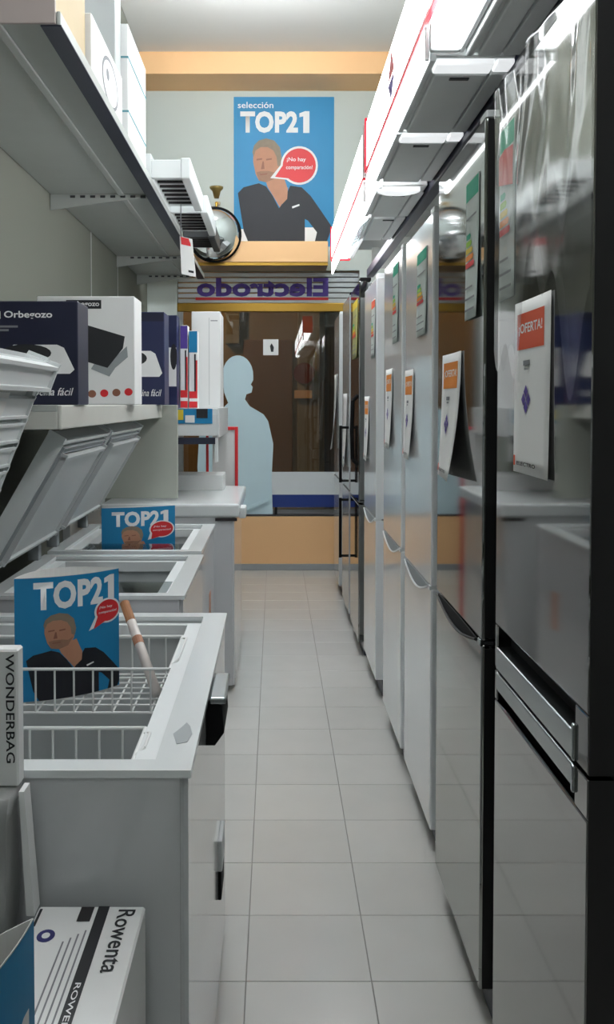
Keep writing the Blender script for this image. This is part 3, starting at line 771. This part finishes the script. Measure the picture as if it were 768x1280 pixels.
# ------------------------------------------------------------------ left: wall shelving
GX, GY0, GY1 = -.58, 2.665, 8.0
def shelf(label, y0, y1, z0, z1, xf, joints, rail):
    t = thing('wall_shelf', label, 'shelf', ((XL+xf)/2, (y0+y1)/2, z0), 'metal wall shelves on the left')
    part('shelf_board', box(B(), XL+.002, xf-.012, y0, y1, z1-.018, z1, .002), m_shelf, t)
    part('front_rail', box(B(), xf-.012, xf, y0, y1, z0, z1, .004), m_price_rail if rail == 'pale' else m_shelf, t)
    part('end_rail', box(B(), XL+.002, xf-.012, y0-.012 if rail == 'navy' else y0, y0 if rail == 'navy' else y0+.012, z0, z1+.04 if rail == 'navy' else z1-.018, .002), m_price_rail if rail == 'pale' else mat('pink_grey_edge', (176, 164, 160), .5), t)
    if rail == 'navy':
        part('rail_strip', box(B(), xf-.055, xf+.002, y0, y1, z0-.004, z0-.0005, .001), m_shelf_rail, t, 'navy strip under the front edge')
        part('rib', box(B(), xf-.20, xf-.17, y0+.012, y1, z0+.01, z1-.018, .004), m_shelf, t)
    for y in joints:
        bm = B(); prism(bm, [(XL+.002, y-.006, z1-.019), (xf-.014, y-.006, z1-.019), (xf-.014, y-.006, z0+.012), (XL+.002, y-.006, z0-.06)], (0, .012, 0))
        br = part('bracket', bm, m_shelf, t)
        bm = B()
        for k in range(8): box(bm, XL+.10+.05*k, XL+.125+.05*k, y-.0075, y+.0075, z0+.0, z0+.012)
        part('bracket_slots', bm, m_hood_d, br)
    return t
shelf('long upper wall shelf with navy front strip carrying cartons and hoods', GY0, GY1, 2.475, 2.512, GX, (4.88, 6.9, 7.9), 'navy')
shelf('lower wall shelf with pale price rail carrying appliance boxes', GY0, 5.03, 1.380, 1.447, GX-.005, (2.75, 3.8, 4.9), 'pale')
solo('end_panel', box(B(), XL+.002, -.505, 5.035, 5.06, .96, 1.445, .003), m_endp, 'plain grey end panel under the far end of the lower shelf', 'panel')
t = thing('shelf_uprights', 'slotted grey uprights of the left wall shelving', 'upright', (XL+.02, 5, 0))
for y in (2.72, 3.8, 4.88, 5.9, 6.9, 7.9):
    pass
for y in (3.83, 5.93, 6.93):
    part('upright', box(B(), XL+.0005, XL+.0018, y, y+.03, 0, 2.5), m_shelf, t)

# printed cartons
def carton(name, label, cat, x0, x1, y0, y1, z0, z1, m, group=None, rot=0.):
    t = thing(name, label, cat, ((x0+x1)/2, (y0+y1)/2, z0), group)
    part('carton', box(B(), x0, x1, y0, y1, z0, z1, .003, 1), m, t)
    return t
ZS = 1.4475
def front(x0, y0, z0): return frame((x0, y0, z0), (1, 0, 0), (0, 0, 1))
def pr(t, nm, m, bm, f, off=.0008): return part(nm, mapped(bm, f, off), m, t)
def grill_print(t, f, W, H):
    # white grill with dark plate, script lettering
    pr(t, 'printed_grill', m_print_w, flat([(W*.40, H*.30), (W*.93, H*.30), (W*.97, H*.34), (W*.88, H*.55), (W*.82, H*.58), (W*.44, H*.58), (W*.38, H*.5)]), f)
    pr(t, 'printed_plate', m_print_k, flat(ell(W*.55, H*.50, W*.22, H*.085)), f, .0012)
    pr(t, 'printed_plate', m_print_k, flat(ell(W*.52, H*.35, W*.12, H*.055)), f, .0012)
    pr(t, 'lettering', m_print_w, shift(text_bm('Cocina fácil', W*.40, H*.075, .006, .3), W*.56, H*.09), f)
bg = 'appliance boxes on the lower shelf'
# first navy box
bx0, bx1, by, bz1 = -.91, -.575, 2.84, 1.447+.300
t = carton('appliance_box', 'navy grill box with white lettering at the near end of the lower shelf', 'box', bx0, bx1, by, by+.16, ZS, ZS+.302, m_navy2, bg)
f = front(bx0, by, ZS); W, H = bx1-bx0, .302
grill_print(t, f, W, H)
pr(t, 'lettering', m_print_w, shift(text_bm('Orbegozo', W*.42, H*.085, .02), W*.36, H*.82), f)
pr(t, 'logo_mark', m_print_w, flat(rect(W*.20, W*.33, H*.83, H*.90)), f)
pr(t, 'small_print', m_print_g, flat(rect(W*.20, W*.48, H*.745, H*.765)), f); pr(t, 'small_print', m_print_g, flat(rect(W*.20, W*.40, H*.71, H*.73)), f)
pr(t, 'badge', m_print_w, flat(ell(W*.25, H*.64, W*.035, H*.04)), f)
# white grill box
bx0, bx1, by = -.935, -.552, 3.83; W, H = bx1-bx0, .425
t = carton('appliance_box', 'white box printed with a black folding grill between two navy boxes', 'box', bx0, bx1, by, by+.2, ZS, ZS+H, m_card_w, bg)
f = front(bx0, by, ZS)
pr(t, 'printed_banner', m_print_k, flat(rect(W*.30, W*.66, H*.885, H*.965)), f)
pr(t, 'lettering', m_print_w, shift(text_bm('Orbegozo', W*.32, H*.06, .02), W*.32, H*.895), f, .0012)
pr(t, 'printed_legs', m_gasket, flat([(W*.55, H*.33), (W*.74, H*.26), (W*.80, H*.34), (W*.93, H*.44), (W*.92, H*.54), (W*.80, H*.44), (W*.6, H*.40)]), f)
pr(t, 'printed_plate', m_print_k, flat([(W*.42, H*.42), (W*.42, H*.76), (W*.90, H*.63), (W*.88, H*.52), (W*.72, H*.34)]), f, .0012)
for k in range(4): pr(t, 'printed_dish', m_red if k % 2 else m_skin_d, flat(ell(W*(.56+.125*k), H*(.10+.006*k), W*.042, H*.035)), f)
# second navy box
bx0, bx1, by = -.92, -.545, 4.80; W, H = bx1-bx0, .455
t = carton('appliance_box', 'navy grill box at the far end of the lower shelf', 'box', bx0, bx1, by, by+.2, ZS, ZS+H, m_navy, bg)
f = front(bx0, by, ZS); grill_print(t, f, W, H)
pr(t, 'printed_top_band', m_navy2, flat(rect(0.003, W-.003, H*.90, H*.99)), f)

# far gondola: shelf beyond the end panel
t = thing('display_stand', 'white display stand with cartons beyond the lower shelf', 'stand', (-.6, 5.5, .0))
part('stand_back', box(B(), XL+.002, -1.08, 5.1, 6.15, 0, 2.0), m_white2, t)
part('stand_shelf', box(B(), -1.08, -.31, 5.20, 6.15, 1.395, 1.425, .003), m_white2, t)
part('stand_front', box(B(), -.31, -.298, 5.20, 6.15, 1.27, 1.43, .003), m_white2, t)
part('stand_near_side', box(B(), -.62, -.31, 5.20, 5.212, 1.28, 1.395, .003), m_white2, t)
part('under_strip', box(B(), -.60, -.32, 5.198, 5.22, 1.235, 1.27), m_shelf_rail, t)
part('leg_post', box(B(), -.325, -.305, 5.20, 5.22, 1.14, 1.27, .003), m_white2, t)
part('printed_strip', box(B(), -.59, -.335, 5.194, 5.199, 1.345, 1.425), m_blue, t)
part('printed_strip', box(B(), -.56, -.49, 5.190, 5.194, 1.365, 1.42), m_yellow, t)
part('printed_strip', box(B(), -.42, -.36, 5.190, 5.194, 1.375, 1.425), m_print_k, t)
part('printed_strip', box(B(), -.48, -.43, 5.190, 5.194, 1.35, 1.39), m_print_w, t)
cz = 1.4255
dg = 'cartons on the display stand'
t = carton('tall_carton', 'tall plain white carton on the display stand', 'carton', -.48, -.315, 5.60, 5.95, cz, cz+.555, m_card_w, dg)
pr(t, 'printed_panel', m_grey_card, flat(rect(.10, .103, .02, .52)), front(-.48, 5.60, cz)); pr(t, 'printed_line', m_print_g, flat(rect(.11, .15, .50, .505)), front(-.48, 5.60, cz))
t = carton('tall_carton', 'navy carton with white picture just beyond the shelf boxes', 'carton', -.70, -.531, 5.28, 5.42, cz, cz+.505, m_navy, dg)
f = front(-.70, 5.28, cz)
pr(t, 'printed_picture', m_print_w, flat(rect(.11, .165, .12, .33)), f); pr(t, 'printed_picture', m_print_k, flat(ell(.15, .28, .018, .07)), f, .0012)
for i, (x0, x1, lab) in enumerate(((-.526, -.484, 'slim white pack with purple top and red foot beside navy carton'), (-.478, -.430, 'slim white pack with blue top and red foot before white carton'))):
    t = carton('slim_pack', lab, 'pack', x0, x1, 5.40, 5.50, cz, cz+.46-.03*i, m_card_w, 'slim packs on the display stand')
    f = front(x0, 5.40, cz); W = x1-x0; H = .46-.03*i
    pr(t, 'printed_top', m_purple if i == 0 else m_blue, flat(rect(0.001, W-.001, H*.72, H*.995)), f)
    pr(t, 'printed_foot', m_red, flat(rect(0.001, W-.001, .004, H*.22)), f)
    pr(t, 'printed_foot_band', m_print_w, flat(rect(0.001, W-.001, H*.09, H*.13)), f, .0012)
    pr(t, 'printed_stem', m_print_k, flat(rect(W*.62, W*.80, H*.22, H*.70)), f, .0012)
    pr(t, 'printed_stem', m_red, flat(rect(W*.80, W*.98, H*.22, H*.62)), f, .0012)
# flat white box on the closed freezer and a red framed sign beyond
t = carton('flat_box', 'flat white box lying on the closed chest freezer', 'box', -.70, -.30, 5.60, 5.88, dz, dz+.09, m_card_w)
t = thing('framed_sign', 'white sign board in a red frame beyond the closed freezer', 'sign', (-.28, 6.2, 0))
part('board', box(B(), -.40, -.252, 6.19, 6.20, .80, 1.285), m_card_w, t)
bm = B(); box(bm, -.256, -.236, 6.18, 6.21, 0, 1.305, .003); box(bm, -.44, -.256, 6.18, 6.21, 1.285, 1.305, .003); box(bm, -.44, -.424, 6.18, 6.21, 0, 1.285, .003)
part('frame', bm, m_red, t)
bm = B(); box(bm, -.44, -.236, 6.10, 6.29, 0, .012, .002); part('foot', bm, m_red, t)

# ------------------------------------------------------------------ goods on the upper shelf
ZT = 2.5125
ug = 'cartons on the upper shelf'
carton('upper_carton', 'tan cardboard carton at the near end of the upper shelf', 'carton', -1.0, -.615, 2.74, 3.19, ZT, ZT+.42, m_tan, ug)
t = carton('upper_carton', 'low white box with a round appliance picture on the upper shelf', 'carton', -.85, -.60, 3.22, 3.86, ZT, ZT+.215, m_card_w, ug)
f = frame((-.60, 3.22, ZT), (0, 1, 0), (0, 0, 1))
pr(t, 'printed_ring', m_print_g, flat(ell(.36, .10, .17, .085, 28)), f); pr(t, 'printed_dial', m_card_w, flat(ell(.36, .10, .15, .072, 28)), f, .0012)
pr(t, 'printed_spot', m_print_g, flat(ell(.30, .115, .03, .02)), f, .0016)
carton('upper_carton', 'tall grey carton behind the low white box on the upper shelf', 'carton', -1.06, -.865, 3.22, 4.02, ZT, ZT+.75, m_grey_card, ug)
carton('upper_carton', 'grey carton between low white box and tall white carton', 'carton', -.84, -.63, 3.88, 4.02, ZT, ZT+.70, m_grey_card, ug)
t = carton('upper_carton', 'tall white carton with teal straps on the upper shelf', 'carton', -.98, -.605, 4.05, 4.60, ZT, ZT+.50, m_card_w, ug)
for z in (ZT+.14, ZT+.36):
    part('strap', box(B(), -.981, -.6035, 4.049, 4.601, z, z+.008), mat('teal_strap', (90, 150, 160), .5), t)
# cooker hoods lying on the upper shelf, over its edge
def shelf_hood(label, y0, y1, xf, dark):
    t = thing('shelf_hood', label, 'cooker hood', (-.6, (y0+y1)/2, ZT), 'cooker hoods lying on the upper shelf')
    mm = m_hood_d if dark else m_white2
    part('housing', box(B(), -.95, -.585, y0, y1, ZT, ZT+.12, .005), mm, t)
    part('drawer', box(B(), -.585, xf-.045, y0+.008, y1-.008, ZT+.03, ZT+.085, .003), m_hood, t)
    part('front_fascia', box(B(), xf-.045, xf, y0, y1, ZT+.002, ZT+.10, .006), mm, t)
    part('end_cheek', box(B(), -.585, xf-.045, y0, y0+.03, ZT+.004, ZT+.09, .004), mm, t)
    for k in range(7):
        yy = y0+.06+(y1-y0-.1)*k/7
        part('vent_slat', box(B(), -.575, xf-.05, yy, yy+.018, ZT+.018, ZT+.029), m_side_dark, t)
    return t
shelf_hood('white pull-out cooker hood over the edge of the upper shelf, nearest', 4.63, 5.42, -.40, False)
shelf_hood('white pull-out cooker hood second along the upper shelf', 5.46, 6.20, -.375, False)
shelf_hood('dark cooker hood at the far end of the upper shelf', 6.26, 6.85, -.385, True)
t = thing('price_tag', 'white hanging price tag below the edge of the upper shelf', 'tag', (-0.5050, 5.3, 2.2))
part('card', prism(B(), [(-0.5080, 5.30, 2.155), (-0.4300, 5.31, 2.140), (-0.4500, 5.31, 2.345), (-0.5170, 5.30, 2.36)], (0, .003, 0)), m_paper, t)
part('red_heading', prism(B(), [(-0.5080, 5.2985, 2.315), (-0.4570, 5.3085, 2.305), (-0.4620, 5.3085, 2.345), (-0.5110, 5.2985, 2.355)], (0, .001, 0)), m_red, t)
part('small_print', prism(B(), [(-0.4700, 5.3045, 2.165), (-0.4420, 5.3075, 2.160), (-0.4430, 5.3075, 2.172), (-0.4710, 5.3045, 2.177)], (0, .001, 0)), m_print_k, t)
part('hanger', box(B(), -.513, -.507, 5.300, 5.303, 2.355, 2.53), m_print_g, t)

# convex mirror on the end wall
mc = Vector((-.50, 8.10, 2.85))
t = thing('convex_mirror', 'round convex mirror with dark rim hanging near the end wall', 'mirror', tuple(mc-Vector((0, 0, .24))))
ax = Vector((.35, -1, -.25)).normalized()
R_ = .215
part('mirror_dome', lathe(B(), [(R_*math.sin(a), R_*.55*math.cos(a)) for a in [math.pi/2*(1-k/10) for k in range(11)]], mc, ax, 40), m_mirror, t, smooth=True)
part('mirror_rim', lathe(B(), [(R_, -.02), (R_+.014, -.01), (R_+.014, .014), (R_, .02), (R_-.006, .0), (R_, -.02)], mc, ax, 40), m_black, t, smooth=True)
part('mirror_back', lathe(B(), [(0, -.05), (R_*.6, -.045), (R_, -.012)], mc, ax, 40), m_side_dark, t, smooth=True)
bm = B(); tube(bm, mc-ax*.04, (-.49, 8.2, 3.13), .010, 10); tube(bm, (-.49, 8.2, 3.13), (-.49, YB-.001, 3.20), .014, 10)
part('mirror_arm', bm, m_gold, t)
part('mirror_cup', lathe(B(), [(0, 0), (.02, 0), (.035, .06), (.055, .08), (.058, .095), (0, .095)], (-.49, 8.2, 3.17), (0, 0, 1), 20), mat('old_brass', (140, 120, 70), .4, .7), t, smooth=True)

# ------------------------------------------------------------------ shop window things
YW = 8.50
pts = [(-.50, .485), (-.02, .485), (-.03, .80), (-.015, 1.10), (-.06, 1.30), (-.10, 1.36), (-.22, 1.43), (-.262, 1.49), (-.25, 1.535), (-.205, 1.55), (-.195, 1.60), (-.212, 1.62), (-.19, 1.66)]
hc = (-.325, 1.70)
pts += [(hc[0]+.135*math.cos(a), hc[1]+.175*math.sin(a)) for a in [(-.05+math.pi*1.10*k/14) for k in range(15)]]
pts += [(-.445, 1.55), (-.41, 1.46), (-.45, 1.42), (-.60, 1.36), (-.66, 1.25), (-.68, .9), (-.66, .485)]
t = thing('cardboard_standee', 'pale blue back of a person-shaped cardboard standee in the shop window', 'standee', (-.33, YW, .483))
part('figure_board', prism(B(), [(x, YW, z) for x, z in pts], (0, .006, 0)), m_foil, t)
part('strut', prism(B(), [(-.35, YW-.002, .483), (-.35, YW-.09, .483), (-.35, YW-.002, 1.0)], (.006, 0, 0)), m_paper_back, t)
t = thing('window_banner', 'white banner board standing along the foot of the window', 'banner', (.26, YW+.01, .483))
part('board', box(B(), -.03, .68, YW+.012, YW+.018, .655, .855), m_foil if False else mat('banner_back', (214, 220, 222), .7), t)
part('lower_band', box(B(), -.03, .68, YW+.012, YW+.018, .545, .655), mat('banner_blue', (24, 50, 120), .6), t)
for x in (.0, .60): part('foot', box(B(), x, x+.02, YW+.005, YW+.025, .4825, .545), m_black, t)
t = solo('window_notice', box(B(), -.105, .03, YB+.0395, YB+.0415, 1.88, 2.02), m_paper, 'small square white notice stuck on the window glass', 'notice')
part('dark_mark', prism(B(), [(-.035, YB+.0385, 1.91), (-.015, YB+.0385, 1.91), (-.01, YB+.0385, 1.95), (-.03, YB+.0385, 1.985), (-.045, YB+.0385, 1.96)], (0, .0008, 0)), m_print_k, t)
t = thing('leaning_leaflet', 'pale leaflet lying on the window ledge by the standee', 'leaflet', (-.2, 8.47, .483))
part('leaflet', prism(B(), [(-.335, 8.465, .49), (-.06, 8.478, .60), (-.05, 8.478, .63), (-.335, 8.465, .52)], (0, .003, 0)), m_foil, t)

# ------------------------------------------------------------------ street outside
solo('street_ground', box(B(), -5, 5, YB+.13, 16, -.12, -.02), m_asph, kind='structure')
t = thing('building_opposite', 'brown shop front across the dark street', 'building', (0, 12.2, -.02))
part('facade', box(B(), -5, 5, 12.2, 12.5, -.02, 5), m_brown, t)
part('doorway', box(B(), .62, 1.15, 12.14, 12.2, 0, 3.2, .01), m_brown2, t)
part('pilaster', box(B(), .28, .56, 12.08, 12.2, 0, 4, .01), m_stone, t)
part('pilaster', box(B(), -.62, -.44, 12.1, 12.2, 2.2, 4, .01), m_stone, t)
part('panel', box(B(), -.40, .22, 12.15, 12.2, .3, 2.25, .01), mat('street_door', (124, 88, 52), .6, var=.12, scale=3), t)
part('round_sign', lathe(B(), [(0, .05), (.13, .05), (.13, 0), (0, 0)], (.36, 12.07, 1.83), (0, -1, 0), 24), mat('street_red', (120, 50, 34), .6), t)
part('sign_plate', box(B(), .24, .46, 12.03, 12.079, 1.52, 1.62, .004), m_orange, t)
t = thing('street_lamp', 'street lamp standing outside the shop window', 'street lamp', (-2.6, 10.4, -.02))  # invented lamp, out of view, added to light the facade opposite
part('lamp_post', tube(B(), (-2.6, 10.4, -.02), (-2.6, 10.4, 4.4), .05, 12), m_side_dark, t)
part('lamp_head', lathe(B(), [(0, .3), (.1, .28), (.2, .05), (.2, 0), (0, 0)], (-2.6, 10.4, 4.4), (0, 0, 1), 20), m_side_dark, t)
part('lamp_bulb', lathe(B(), [(0, -.12), (.09, -.09), (.14, 0), (0, .001)], (-2.6, 10.4, 4.4), (0, 0, 1), 16), mat('street_lamp_glow', (255, 206, 140), .5, emit=600, var=0), t)

# ------------------------------------------------------------------ left foreground: boxes by the near freezer
FG = 'boxes stacked before the near freezer'
carton('floor_carton', 'plain white carton on the floor under the flat iron box', 'carton', -.36, -.199, 1.02, 1.46, 0, .42, m_card_w, FG)
t = carton('iron_box', 'white appliance box with black stripe with lettering', 'box', -.362, -.199, 1.00, 1.466, .42, .68, m_card_w, FG)
del t['label']; t['label'] = 'white appliance box with black stripe and big rounded lettering on top'
# top face: reader's left is the far end, so u runs towards the camera, v to the right
f = frame((-.362, 1.466, .68), (0, -1, 0), (1, 0, 0))
WU, WV = .466, .163
pr(t, 'lettering', m_print_k, shift(text_bm('Rowenta', .165, .026, .012), .012, .124), f)
pr(t, 'black_stripe', m_print_k, flat(rect(.002, WU-.002, .092, .109)), f)
pr(t, 'dark_block', m_side_dark, flat(rect(.004, .046, .066, .086)), f)
bm = B()
for k in range(4): addflat(bm, rect(.07+.01*k, WU-.02, .084-.009*k, .0865-.009*k))
pr(t, 'small_print', m_print_g, bm, f)
pr(t, 'seal_mark', mat('print_indigo', (50, 50, 110), .6), flat(ell(.085, .030, .017, .013, 20)), f); pr(t, 'seal_mark', m_card_w, flat(ell(.085, .030, .008, .006, 16)), f, .0012)
pr(t, 'small_print', m_print_k, flat(rect(.01, .06, .004, .008)), f)
pr(t, 'stripe_lettering', m_print_w, shift(text_bm('ROWENTA', .14, .008, .01), .20, .0965), f, .0012)
sf = frame((-.199, 1.466, .42), (0, -1, 0), (0, 0, 1))
pr(t, 'lettering', m_print_g, shift(text_bm('Rowenta', .2, .04, .01), .05, .12), frame((-.199, 1.0, .42), (0, 1, 0), (0, 0, 1)))
carton('base_carton', 'white carton on the floor under the wrapped grey bundle', 'carton', -.68, -.372, 1.33, 1.47, 0, .45, m_card_w, FG)
# wrapped bundle
bm = B(); box(bm, -.67, -.388, 1.39, 1.473, .451, .8745)
bmesh.ops.subdivide_edges(bm, edges=bm.edges[:], cuts=10, use_grid_fill=True)
for v in bm.verts:
    if .46 < v.co.z < .868:
        d = noise.fractal(Vector((v.co.x*9, v.co.y*9, v.co.z*7)), 1, 2, 3)
        c = Vector((-.53, 1.43, v.co.z)); n_ = (v.co-c); n_.normalize()
        v.co -= n_*.012*(.6+.5*d)
solo('wrapped_bundle', bm, m_plasticbag, 'grey bundle in crumpled plastic wrap at the left edge', 'bundle', smooth=True)
t = carton('bag_box', 'white box with vertical black lettering at the left edge', 'box', -.67, -.385, 1.44, 1.473, .875, 1.083, m_card_w, FG)
f = frame((-.407, 1.44, 1.083), (0, 0, -1), (1, 0, 0))
pr(t, 'lettering', m_print_k, shift(text_bm('WONDERBAG', .165, .013, .012), .006, .004), f)
t = solo('foam_board', prism(B(), [(-.374, 1.435, .681), (-.362, 1.435, .681), (-.376, 1.435, .870), (-.384, 1.435, .870)], (0, .035, 0)), m_card_w, 'thin white board leaning between the bundle and the freezer', 'board')
carton('corner_carton', 'plain carton on the floor in the near left corner', 'carton', -.48, -.2, .55, .985, 0, .66, m_card_w, FG)
rolled_poster('rolled blue poster with pale inside cut off by the lower left corner', (-.32, .63), (-.228, .90), .6605, .305, .022, .03,
              (30, 117, 90, 135), (104, 30, 10), (90, 20), 0, -150)
# sheet on the open lid of the near freezer
d = Vector((-.622+.872, 0, 1.568-.925)).normalized(); n_ = Vector((d.z, 0, -d.x))
o_ = Vector((-.872, 0, .925))
bm = B(); prism(bm, [o_+d*.36+n_*.018+Vector((0, 2.12, 0)), o_+d*.36+n_*.018+Vector((0, 2.34, 0)), o_+d*.60+n_*.018+Vector((0, 2.34, 0)), o_+d*.60+n_*.018+Vector((0, 2.12, 0))], n_*.001)
solo('lid_sheet', bm, m_paper, 'white sheet of paper on the open ribbed lid', 'paper')
